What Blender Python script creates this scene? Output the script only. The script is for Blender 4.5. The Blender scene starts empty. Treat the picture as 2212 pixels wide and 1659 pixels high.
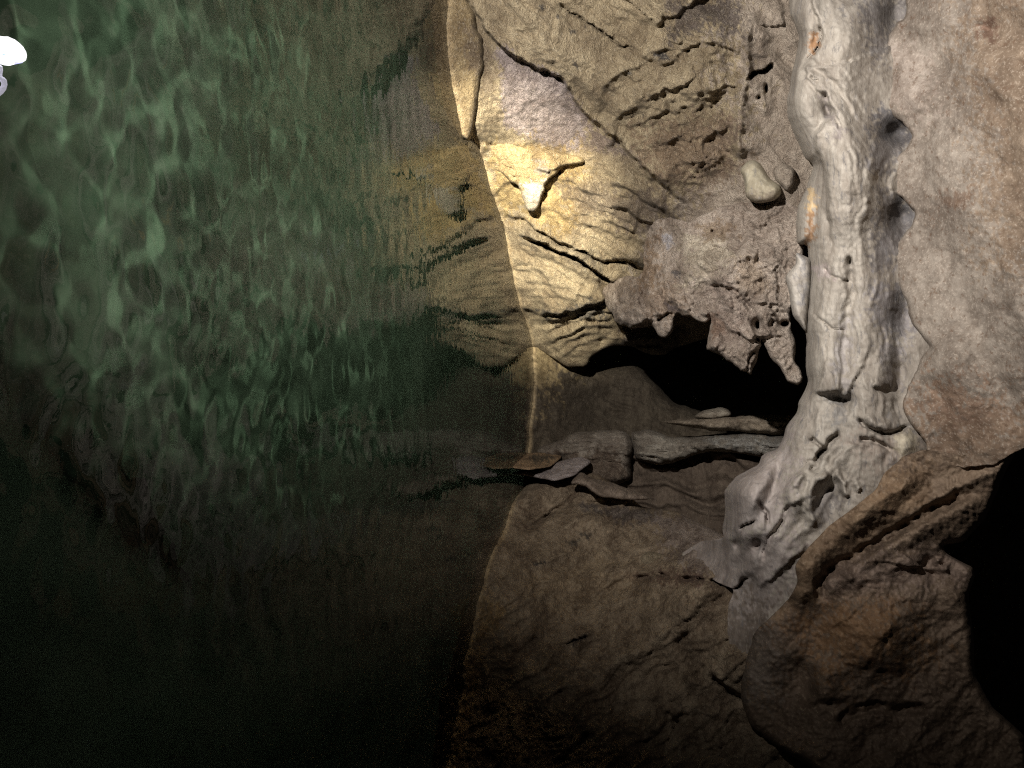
import bpy, math, numpy as np
from mathutils import Matrix, Vector
C = bpy.context.scene
COL = C.collection

# ------------------------------------------------------------------ camera, world, lamps, exposure
W, H = 2212.0, 1659.0                 # working units of the layout sketch
LENS = 26.0
F = W * LENS / 36.0
PITCH = math.radians(10.4)
CAMH = 1.3
cp, sp = math.cos(PITCH), math.sin(PITCH)
FWD = np.array([0, cp, -sp]); RGT = np.array([0, sp, cp]); UPV = np.array([-1.0, 0, 0])
cam = bpy.data.cameras.new('camera'); cam_o = bpy.data.objects.new('camera', cam); COL.objects.link(cam_o)
cam.sensor_width = 36; cam.lens = LENS; cam.clip_start = 0.05; cam.clip_end = 200
cam_o.matrix_world = Matrix.Translation((0, 0, CAMH)) @ Matrix(((RGT[0], UPV[0], -FWD[0]), (RGT[1], UPV[1], -FWD[1]), (RGT[2], UPV[2], -FWD[2]))).to_4x4()
C.camera = cam_o

world = bpy.data.worlds.new('World'); C.world = world; world.use_nodes = True
bg = world.node_tree.nodes['Background']
bg.inputs['Color'].default_value = (0.9, 0.85, 0.8, 1); bg.inputs['Strength'].default_value = 0.005

def spot(name, loc, target, energy, color, size, blend, radius, caustic=False):
    l = bpy.data.lights.new(name, 'SPOT'); l.energy = energy; l.color = color
    l.spot_size = math.radians(size); l.spot_blend = blend; l.shadow_soft_size = radius
    o = bpy.data.objects.new(name, l); COL.objects.link(o); o.location = loc
    o.rotation_euler = (Vector(target) - Vector(loc)).to_track_quat('-Z', 'Y').to_euler()
    try: l.cycles.max_bounces = 2; l.cycles.is_caustics_light = caustic
    except Exception: pass
    return o

def P(X, Y, d):
    X = np.asarray(X, float); Y = np.asarray(Y, float); d = np.asarray(d, float)
    r = (X - W / 2) / F; u = (H / 2 - Y) / F
    return np.array([0, 0, CAMH]) + d[..., None] * (FWD + r[..., None] * RGT + u[..., None] * UPV)
def dw(X):                             # depth at which the water line is seen at sketch height X
    return CAMH / (sp - (X - W / 2) / F * cp)

TORCH = (-1.55, 0.75, 0.42)
spot('torch_beam', TORCH, tuple(P(1130, 460, 6.2)), 7200, (1.0, 0.92, 0.72), 21, 1.0, 0.03)
spot('torch_flood', TORCH, tuple(P(1570, 190, 4.9)), 1700, (1.0, 0.945, 0.88), 99, 1.0, 0.03)
spot('pool_fill', (-1.0, 0.9, 1.9), tuple(P(680, 240, 2.8)), 225, (0.95, 1.0, 0.86), 58, 1.0, 0.06, True)  # separate spot added to light the pool bed

C.view_settings.view_transform = 'Standard'; C.view_settings.look = 'None'
C.view_settings.exposure = 0.0; C.view_settings.gamma = 1.0; C.view_settings.use_curve_mapping = False
cy = C.cycles
cy.use_denoising = False; cy.pixel_filter_type = 'BLACKMAN_HARRIS'; cy.filter_width = 1.2
cy.max_bounces = 6; cy.diffuse_bounces = 2; cy.glossy_bounces = 3; cy.transmission_bounces = 4
cy.caustics_reflective = False; cy.caustics_refractive = True
cy.sample_clamp_indirect = 0.8; cy.sample_clamp_direct = 30.0

# ------------------------------------------------------------------ numeric helpers
def zoom(x0, y0, k):                   # sketch crops -> working units
    def f(*pts): return [((x0 + x * k) / 1.82278, (y0 + y * k) / 1.82278) for x, y in pts]
    return f
z3 = zoom(1700, 0, 0.6329); z4 = zoom(2900, 0, 0.6028); z5 = zoom(1800, 700, 0.6329)
z6 = zoom(2700, 900, 0.6027); z7 = zoom(2600, 1700, 0.7982); z8 = zoom(1700, 1500, 0.9186)
z1 = zoom(0, 0, 0.3014); zt = zoom(1750, 500, 0.27125)
zf = zoom(2500, 0, 0.36166); z9 = zoom(1900, 1500, 0.4973); z10 = zoom(2300, 900, 0.4069)
def S(*pts): return list(pts)

def perlin(x, y, seed):
    xi = np.floor(x).astype(np.int64); yi = np.floor(y).astype(np.int64)
    xf = x - xi; yf = y - yi
    def g(ix, iy, dx, dy):
        h = (ix * 374761393 + iy * 668265263 + seed * 974634777) & 0xFFFFFFFF
        h = ((h ^ (h >> 13)) * 1274126177) & 0xFFFFFFFF
        a = (h & 0xFFFF) / 65536.0 * 2 * math.pi
        return np.cos(a) * dx + np.sin(a) * dy
    u = xf * xf * xf * (xf * (xf * 6 - 15) + 10); v = yf * yf * yf * (yf * (yf * 6 - 15) + 10)
    a = g(xi, yi, xf, yf); b = g(xi + 1, yi, xf - 1, yf); c = g(xi, yi + 1, xf, yf - 1); d = g(xi + 1, yi + 1, xf - 1, yf - 1)
    return 1.5 * ((a + (b - a) * u) + ((c + (d - c) * u) - (a + (b - a) * u)) * v)
def fbm(x, y, seed, octv=5, gain=0.5, ridged=False):
    t = 0; a = 1.0; f = 1.0; n = 0
    for o in range(octv):
        p = perlin(x * f + 17.3 * o, y * f - 9.1 * o, seed + o)
        if ridged: p = 1 - 2 * np.abs(p)
        t = t + a * p; n += a; a *= gain; f *= 2.03
    return t / n
def sstep(a, b, x):
    t = np.clip((x - a) / (b - a), 0, 1); return t * t * (3 - 2 * t)

def roughen(poly, amp, seed, seg=7.0):
    if amp <= 0: return np.array(poly, float)
    out = []
    n = len(poly)
    for i in range(n):
        a = np.array(poly[i], float); b = np.array(poly[(i + 1) % n], float)
        m = max(1, int(np.hypot(*(b - a)) / seg))
        for k in range(m): out.append(a + (b - a) * k / m)
    q = np.array(out)
    # soften corners a little, then break the line up
    q = 0.25 * np.roll(q, 1, 0) + 0.5 * q + 0.25 * np.roll(q, -1, 0)
    q[:, 0] += amp * fbm(q[:, 0] / 28, q[:, 1] / 28, seed, 4, 0.65)
    q[:, 1] += amp * fbm(q[:, 0] / 28, q[:, 1] / 28, seed + 50, 4, 0.65)
    return q
def seg_dist(px, py, pts, closed):
    pts = np.asarray(pts, float); n = len(pts)
    best = np.full(px.shape, 1e18); cx = np.zeros_like(px); cyy = np.zeros_like(px); side = np.zeros_like(px); tt = np.zeros_like(px)
    m = n if closed else n - 1
    for i in range(m):
        a = pts[i]; b = pts[(i + 1) % n]; d = b - a; L2 = d @ d + 1e-9
        t = np.clip(((px - a[0]) * d[0] + (py - a[1]) * d[1]) / L2, 0, 1)
        qx = a[0] + t * d[0]; qy = a[1] + t * d[1]
        r = (px - qx) ** 2 + (py - qy) ** 2
        w = r < best
        best = np.where(w, r, best); cx = np.where(w, qx, cx); cyy = np.where(w, qy, cyy)
        side = np.where(w, np.sign(d[0] * (py - a[1]) - d[1] * (px - a[0])), side)
        tt = np.where(w, (i + t) / m, tt)
    return np.sqrt(best), cx, cyy, side, tt
def inside(px, py, pts):
    pts = np.asarray(pts, float); c = np.zeros(px.shape, bool); n = len(pts)
    for i in range(n):
        x1, y1 = pts[i]; x2, y2 = pts[(i + 1) % n]
        if y1 == y2: continue
        k = ((y1 > py) != (y2 > py)) & (px < (x2 - x1) * (py - y1) / (y2 - y1) + x1)
        c ^= k
    return c
def tps(ctrl):
    c = np.array([(a[0], a[1]) for a in ctrl], float) / 300.0
    v = np.array([dw(a[0]) if a[2] == 'w' else a[2] for a in ctrl], float)
    n = len(c)
    def U(r2): return 0.5 * r2 * np.log(r2 + 1e-12)
    r2 = ((c[:, None] - c[None]) ** 2).sum(-1)
    A = np.zeros((n + 3, n + 3)); A[:n, :n] = U(r2) + np.eye(n) * 0.02
    A[:n, n] = 1; A[:n, n + 1:] = c; A[n, :n] = 1; A[n + 1:, :n] = c.T
    w = np.linalg.solve(A, np.concatenate([v, np.zeros(3)]))
    def f(X, Y):
        x = X / 300.0; y = Y / 300.0; t = w[n] + w[n + 1] * x + w[n + 2] * y
        for i in range(n): t = t + w[i] * U((x - c[i, 0]) ** 2 + (y - c[i, 1]) ** 2)
        return t
    return f

# ------------------------------------------------------------------ object helpers
def tag(o, label=None, cat=None, group=None, kind=None):
    if label: o['label'] = label
    if cat: o['category'] = cat
    if group: o['group'] = group
    if kind: o['kind'] = kind
    return o
def mesh_obj(name, verts, faces, mat, parent=None, tint=None, smooth=True, base=None):
    me = bpy.data.meshes.new(name)
    verts = np.asarray(verts, float)
    if base is not None: verts = verts - np.asarray(base)
    me.from_pydata(verts.tolist(), [], [tuple(f) for f in faces])
    me.polygons.foreach_set('use_smooth', [smooth] * len(me.polygons))
    if tint is not None:
        a = me.color_attributes.new('tint', 'FLOAT_COLOR', 'POINT')
        t = np.ones((len(verts), 4), np.float32); t[:, :3] = tint
        a.data.foreach_set('color', t.ravel())
    me.update(); me.validate()
    me.materials.append(mat)
    o = bpy.data.objects.new(name, me); COL.objects.link(o)
    if base is not None: o.location = tuple(base)
    if parent is not None: o.parent = parent; o.matrix_parent_inverse = Matrix.Translation(-Vector(parent.location))
    return o

def relief(name, poly, ctrl, mat, color, step=3.2, rough=4.0, round_r=30.0, round_d=0.15, back=0.3, noise=(0.05, 150, 5), feats=(), patches=(), strata=None, seed=1, parent=None, scum=False, holes=(), grit=(0.014, 24), parts=(), weld=(), saws=()):
    """A closed rock body: outline, distance field, front relief, back side."""
    out = roughen(poly, rough, seed)
    x0, y0 = out.min(0) - step; x1, y1 = out.max(0) + step
    nx = int((x1 - x0) / step) + 2; ny = int((y1 - y0) / step) + 2
    gx = x0 + np.arange(nx) * step; gy = y0 + np.arange(ny) * step
    X, Y = np.meshgrid(gx, gy)
    ins = inside(X, Y, out)
    hol = [roughen(h, 2.0, seed + 90 + i, 4.0) for i, h in enumerate(holes)]
    for h in hol: ins &= ~inside(X, Y, h)
    q = ins[:-1, :-1] | ins[1:, :-1] | ins[:-1, 1:] | ins[1:, 1:]
    used = np.zeros_like(ins); used[:-1, :-1] |= q; used[1:, :-1] |= q; used[:-1, 1:] |= q; used[1:, 1:] |= q
    ix = np.full(X.shape, -1); ix[used] = np.arange(used.sum())
    x = X[used]; y = Y[used]; isin = ins[used]
    e, cx, cyy, _, _ = seg_dist(x, y, out, True)
    for h in hol:
        e2, cx2, cy2, _, _ = seg_dist(x, y, h, True)
        w = e2 < e; e = np.where(w, e2, e); cx = np.where(w, cx2, cx); cyy = np.where(w, cy2, cyy)
    x = np.where(isin, x, cx); y = np.where(isin, y, cyy); e = np.where(isin, e, 0)
    D0 = tps(ctrl)(x, y); e0 = e
    for wp in weld:
        dd = seg_dist(x, y, wp, True)[0]; e = e + 60 * sstep(-10, 30, np.where(inside(x, y, wp), dd, -dd))
    t = 1 - np.clip(e / round_r, 0, 1); bulge = 1 - np.sqrt(np.clip(1 - t * t, 0, 1))
    na, nl, no = noise
    wx = x + 18 * perlin(x / 70, y / 70, seed + 7); wy = y + 18 * perlin(x / 70, y / 70, seed + 8)
    dep = na * fbm(wx / nl, wy / nl, seed + 20, no, 0.52)
    ga, gl = grit
    dep = dep + ga * (1.6 * fbm(wx / gl, wy / gl, seed + 25, 4, 0.7) - 0.8 * np.abs(perlin(x / gl * 1.9, y / gl * 1.9, seed + 28)))
    if strata:
        for st_ in strata:
            ang, L, Wd, amp = st_[:4]; msk = 1.0
            if len(st_) > 4:
                dd = seg_dist(x, y, st_[4], True)[0]; msk = sstep(-30, 30, np.where(inside(x, y, st_[4]), dd, -dd))
            a = math.radians(ang); u = (wx * math.cos(a) + wy * math.sin(a)) / L; v = (-wx * math.sin(a) + wy * math.cos(a)) / Wd
            dep = dep - amp * msk * (fbm(u, v, seed + 33, 4, 0.55, True) + 0.7 * fbm(u * 2.1 + .3, v * 3.1, seed + 37, 3, 0.6))
    for sa in saws:                    # overlapping rock layers: slow rise, sharp lip
        geo, per, amp, poly3 = sa[:4]
        dd = seg_dist(x, y, poly3, True)[0]; msk = sstep(-25, 35, np.where(inside(x, y, poly3), dd, -dd))
        if geo[0] == 'line':
            a = math.radians(geo[1]); u = wx * math.cos(a) + wy * math.sin(a); v = -wx * math.sin(a) + wy * math.cos(a)
        else:                          # nested arches round a centre
            v = -np.hypot((wx - geo[1]) * geo[3], wy - geo[2]); u = np.arctan2(wx - geo[1], -(wy - geo[2])) * 300
        ph = v / per + 0.55 * fbm(u / (per * 3.2), v / (per * 1.6), seed + 41, 4, 0.55)
        cell = np.floor(ph); f = ph - cell
        lw = sa[4] if len(sa) > 4 else 0.30 + 0.18 * perlin(u / 90, v / 90, seed + 47); lip = (1 - sstep(0, lw, f)) + sstep(lw, 1.0, f)
        mod = np.clip(0.62 + 1.6 * fbm(u / (per * 2.6), v / (per * 1.3), seed + 43, 2), 0.04, 1.5)
        dep = dep - amp * msk * (lip - 0.5) * mod
    for ft in feats:
        k = ft[0]
        if k == 'bump':
            _, bx, by, rx, ry, ang, amp = ft
            a = math.radians(ang); u = ((x - bx) * math.cos(a) + (y - by) * math.sin(a)) / rx; v = (-(x - bx) * math.sin(a) + (y - by) * math.cos(a)) / ry
            dep = dep - amp * np.exp(-(u * u + v * v)); continue
        pts = ft[1]
        jx = x + 7 * fbm(x / 26, y / 26, seed + 61, 3); jy = y + 7 * fbm(x / 26, y / 26, seed + 62, 3)
        d, _, _, sd, tt = seg_dist(jx, jy, pts, False)
        taper = sstep(0, 0.10, tt) * sstep(1, 0.88, tt)
        if k == 'crack':               # recess of width w
            w, amp = ft[2], ft[3]
            dep = dep + 1.7 * amp * np.exp(-(d / (0.85 * w)) ** 4) * (0.15 + 0.75 * taper) * (0.75 + 0.5 * perlin(x / 22, y / 22, seed + 71))
        elif k == 'ridge':
            w, amp = ft[2], ft[3]
            dep = dep - amp * np.exp(-(d / w) ** 2) * taper
        elif k == 'step':              # the side with positive sign stands proud, fading over 'dec'
            amp, dec = ft[2], ft[3]; soft = ft[4] if len(ft) > 4 else 4.0
            s = d * sd
            dep = dep - amp * sstep(-soft, soft, s) * np.exp(-np.clip(s, 0, None) / dec) * taper
    edge = sstep(0, 12, e)
    front = D0 + round_d * bulge + dep * (0.25 + 0.75 * edge)
    bz = D0 + round_d + back * (1 - t * t) ** 0.5 + 0.02
    rim = e0 <= 1e-6
    fpos = P(x, y, front)
    n = len(x)
    bi = np.full(n, -1); bidx = np.where(~rim)[0]; bi[bidx] = n + np.arange(len(bidx)); bi[rim] = np.where(rim)[0]
    bpos = P(x, y, np.maximum(bz, front + 0.02))[bidx]
    a = ix[:-1, :-1][q]; b = ix[:-1, 1:][q]; c = ix[1:, 1:][q]; d = ix[1:, :-1][q]
    ff = np.stack([a, d, c, b], -1); bf = np.stack([bi[a], bi[b], bi[c], bi[d]], -1)
    good = ~(rim[a] & rim[b] & rim[c] & rim[d])
    faces = np.concatenate([ff, bf[good]])
    V = np.concatenate([fpos, bpos])
    col = np.tile(np.array(color, float), (n, 1))
    for pa in patches:
        poly2, pc, feather, st = pa[0], np.array(pa[1]), pa[2], pa[3]
        dd = seg_dist(x, y, poly2, True)[0]; sg = np.where(inside(x, y, poly2), dd, -dd)
        sg = sg + feather * (1.8 * fbm(x / 46, y / 46, seed + 81, 4, 0.6) + 2.6 * fbm(x / 9, y / 13, seed + 84, 3, 0.7))
        m = (sstep(-feather * .5, feather * .5, sg) * st)[:, None]
        col = col * (1 - m) + pc * m
    if scum:
        z = fpos[:, 2]; m = (np.exp(-((z - 0.014) / 0.017) ** 2) * 0.95 * (0.6 + 0.9 * np.abs(fbm(x / 18, y / 18, 77, 3))))[:, None]
        col = col * (1 - m) + np.array((0.66, 0.54, 0.34)) * m
    col = np.concatenate([col, col[bidx]])
    base = V[:n].mean(0) if parent is None else None
    if not parts:
        return mesh_obj(name, V, faces.tolist(), mat, parent, col, True, base)
    # cut the one continuous surface into the body and its parts, keeping the common normals
    tri = V[faces]; nf = np.cross(tri[:, 2] - tri[:, 0], tri[:, 3] - tri[:, 1]); nv = np.zeros_like(V)
    for k in range(4): np.add.at(nv, faces[:, k], nf)
    nv /= np.linalg.norm(nv, axis=1)[:, None] + 1e-12
    xa = np.concatenate([x, x[bidx]]); ya = np.concatenate([y, y[bidx]])
    fx = xa[faces].mean(1); fy = ya[faces].mean(1)
    jx = fx + 10 * fbm(fx / 20, fy / 20, seed + 95, 3); jy = fy + 10 * fbm(fx / 20, fy / 20, seed + 96, 3)
    own = np.full(len(faces), -1)
    for i, (pn, pp, lab) in enumerate(parts): own[inside(jx, jy, pp)] = i
    def piece(nm, k, par):
        fk = faces[own == k]; u, inv = np.unique(fk, return_inverse=True); fk = inv.reshape(fk.shape)
        b0 = V[u].mean(0) if par is None else None
        o = mesh_obj(nm, V[u], fk.tolist(), mat, par, col[u], True, b0)
        if len(o.data.vertices) == len(u): o.data.normals_split_custom_set_from_vertices(nv[u].tolist())
        return o
    body = piece(name, -1, parent)
    for i, (pn, pp, lab) in enumerate(parts):
        ch = piece(pn, i, body)
        if lab: ch['label'] = lab
    return body

# ------------------------------------------------------------------ materials
def rock_mat(name, mott=0.5, speck=0.3, pits=0.3, fine=1.0, bump=0.5, rough=0.82, streak=(1, 1, 1), rot=(0, 0, 0), spec=0.25, pitcol=(0.05, 0.045, 0.045), speckcol=(0.6, 0.52, 0.4)):
    m = bpy.data.materials.new(name); m.use_nodes = True; nt = m.node_tree; N = nt.nodes; L = nt.links
    b = N['Principled BSDF']; b.inputs['Roughness'].default_value = rough; b.inputs['Specular IOR Level'].default_value = spec
    at = N.new('ShaderNodeAttribute'); at.attribute_name = 'tint'
    tc = N.new('ShaderNodeNewGeometry')
    mp = N.new('ShaderNodeMapping'); mp.inputs['Scale'].default_value = streak; mp.inputs['Rotation'].default_value = [math.radians(r) for r in rot]
    L.new(tc.outputs['Position'], mp.inputs['Vector'])
    def noise(scale, detail, rgh, dist=0.0, src=None):
        n = N.new('ShaderNodeTexNoise'); n.inputs['Scale'].default_value = scale * fine; n.inputs['Detail'].default_value = detail
        n.inputs['Roughness'].default_value = rgh; n.inputs['Distortion'].default_value = dist
        L.new(mp.outputs[0] if src is None else src, n.inputs['Vector']); return n.outputs['Fac']
    def ramp(v, a, bb, c0=0.0, c1=1.0):
        r = N.new('ShaderNodeMapRange'); r.interpolation_type = 'SMOOTHSTEP'
        r.inputs['From Min'].default_value = a; r.inputs['From Max'].default_value = bb; r.inputs['To Min'].default_value = c0; r.inputs['To Max'].default_value = c1
        L.new(v, r.inputs['Value']); return r.outputs['Result']
    def mix(fac, A, B, mode='MIX'):
        x = N.new('ShaderNodeMix'); x.data_type = 'RGBA'; x.blend_type = mode
        if isinstance(fac, float): x.inputs[0].default_value = fac
        else: L.new(fac, x.inputs[0])
        for s, i in ((A, 6), (B, 7)):
            if isinstance(s, tuple): x.inputs[i].default_value = s + (1,)
            else: L.new(s, x.inputs[i])
        return x.outputs[2]
    n1 = noise(2.6, 8, 0.68, 0.2); n2 = noise(13, 8, 0.74); n3 = noise(52, 5, 0.7); n4 = noise(150, 3, 0.6)
    dark = mix(1.0, at.outputs['Color'], (0.46, 0.38, 0.33), 'MULTIPLY')
    lite = mix(1.0, at.outputs['Color'], (1.32, 1.27, 1.22), 'MULTIPLY')
    c = mix(ramp(n1, 0.36, 0.64), dark, lite)
    c = mix(mott, at.outputs['Color'], c)
    c2 = mix(ramp(n2, 0.34, 0.62), mix(1.0, c, (0.60, 0.53, 0.47), 'MULTIPLY'), mix(1.0, c, (1.22, 1.2, 1.17), 'MULTIPLY'))
    c = mix(mott, c, c2)
    sf = ramp(n3, 0.55, 0.63, 0.0, speck); c = mix(sf, c, speckcol)
    pn = noise(19, 9, 0.78, 0.3); pf = ramp(pn, 0.54, 0.63, 0.0, pits); c = mix(pf, c, pitcol)
    L.new(c, b.inputs['Base Color'])
    hs = N.new('ShaderNodeMath'); hs.operation = 'MULTIPLY_ADD'; hs.inputs[1].default_value = 0.7; L.new(n2, hs.inputs[0])
    h2 = N.new('ShaderNodeMath'); h2.operation = 'MULTIPLY_ADD'; h2.inputs[1].default_value = 0.45; L.new(n3, h2.inputs[0])
    h3 = N.new('ShaderNodeMath'); h3.operation = 'MULTIPLY'; h3.inputs[1].default_value = 0.16; L.new(n4, h3.inputs[0])
    L.new(h3.outputs[0], h2.inputs[2]); L.new(h2.outputs[0], hs.inputs[2])
    bp = N.new('ShaderNodeBump'); bp.inputs['Strength'].default_value = bump; bp.inputs['Distance'].default_value = 0.13
    L.new(hs.outputs[0], bp.inputs['Height']); L.new(bp.outputs[0], b.inputs['Normal'])
    return m
M_wall = rock_mat('ochre_wall_rock', 0.6, 0.45, 0.25, 1.0, 0.9, 0.62, (1, 1, 1.6), (0, 35, 0), 0.35)
M_mauve = rock_mat('grey_crusted_rock', 0.65, 0.35, 0.45, 1.2, 0.8, 0.8)
M_flow = rock_mat('flowstone', 0.45, 0.25, 0.6, 1.3, 0.17, 0.8, (0.30, 1, 1), (0, 22, 0), 0.25, (0.12, 0.117, 0.124), (0.44, 0.41, 0.36))
M_ceil = rock_mat('ceiling_rock', 0.55, 0.35, 0.75, 1.35, 0.22, 0.9, (1, 1, 1), (0, 0, 0), 0.15, (0.12, 0.075, 0.05), (0.5, 0.43, 0.36))
M_brown = rock_mat('brown_slope_rock', 0.75, 0.6, 0.3, 1.0, 0.7, 0.75, (1, 1, 1.7), (0, -35, 0), 0.3, (0.05, 0.045, 0.045), (0.45, 0.38, 0.27))
M_drape = rock_mat('brown_draped_flowstone', 0.6, 0.25, 0.3, 1.0, 0.25, 0.7, (1, 0.6, 1), (0, -40, 0), 0.3, (0.06, 0.045, 0.035), (0.36, 0.28, 0.2))
M_dark = rock_mat('dark_recess_rock', 0.5, 0.15, 0.3, 1.0, 0.6, 0.85, (1, 1, 2.2))
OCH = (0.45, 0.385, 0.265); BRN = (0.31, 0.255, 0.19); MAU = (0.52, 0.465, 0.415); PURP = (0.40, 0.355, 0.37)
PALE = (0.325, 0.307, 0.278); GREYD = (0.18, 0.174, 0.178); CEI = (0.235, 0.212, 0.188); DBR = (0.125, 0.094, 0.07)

# ------------------------------------------------------------------ setting: far wall, left wall, ceiling, slope
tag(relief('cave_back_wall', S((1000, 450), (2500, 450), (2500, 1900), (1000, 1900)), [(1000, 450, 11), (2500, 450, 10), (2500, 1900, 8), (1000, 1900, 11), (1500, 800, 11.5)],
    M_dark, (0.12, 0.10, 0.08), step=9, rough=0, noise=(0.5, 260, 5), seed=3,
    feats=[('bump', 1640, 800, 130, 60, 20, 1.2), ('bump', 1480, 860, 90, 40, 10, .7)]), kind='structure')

wall_poly = S((800, -200), (820, 100), (850, 300), (900, 450), (940, 650), (980, 740), (1000, 790)) + z5((500, 1060), (690, 1180), (810, 1172), (832, 1110), (900, 1072), (960, 1045), (1080, 1045), (1200, 1100), (1290, 1105), (1350, 1060)) + S((1560, 720), (1830, 640), (1830, -200))
wall_ctrl = [(977, 0, 'w'), (982, 150, 'w'), (1010, 290, 'w'), (1045, 330, 'w'), (1058, 400, 'w'), (1090, 500, 'w'), (1125, 660, 'w'), (1150, 735, 'w'),
    (950, -150, 4.5), (1200, 100, 5.0), (1150, 400, 6.15), (1300, 300, 5.75), (1300, 0, 4.95), (1250, 600, 7.0), (1230, 780, 8.3), (1400, 740, 8.3), (1400, 500, 6.3),
    (1600, 0, 4.95), (1600, 300, 5.25), (1600, 500, 5.6), (1780, 0, 4.9), (1780, 400, 5.1), (1780, 640, 5.6), (1500, 150, 5.05), (1550, 700, 7.4)]
WD_ = tps(wall_ctrl)
def WD(X, Y): return float(WD_(np.array([X], float), np.array([Y], float))[0])
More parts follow.
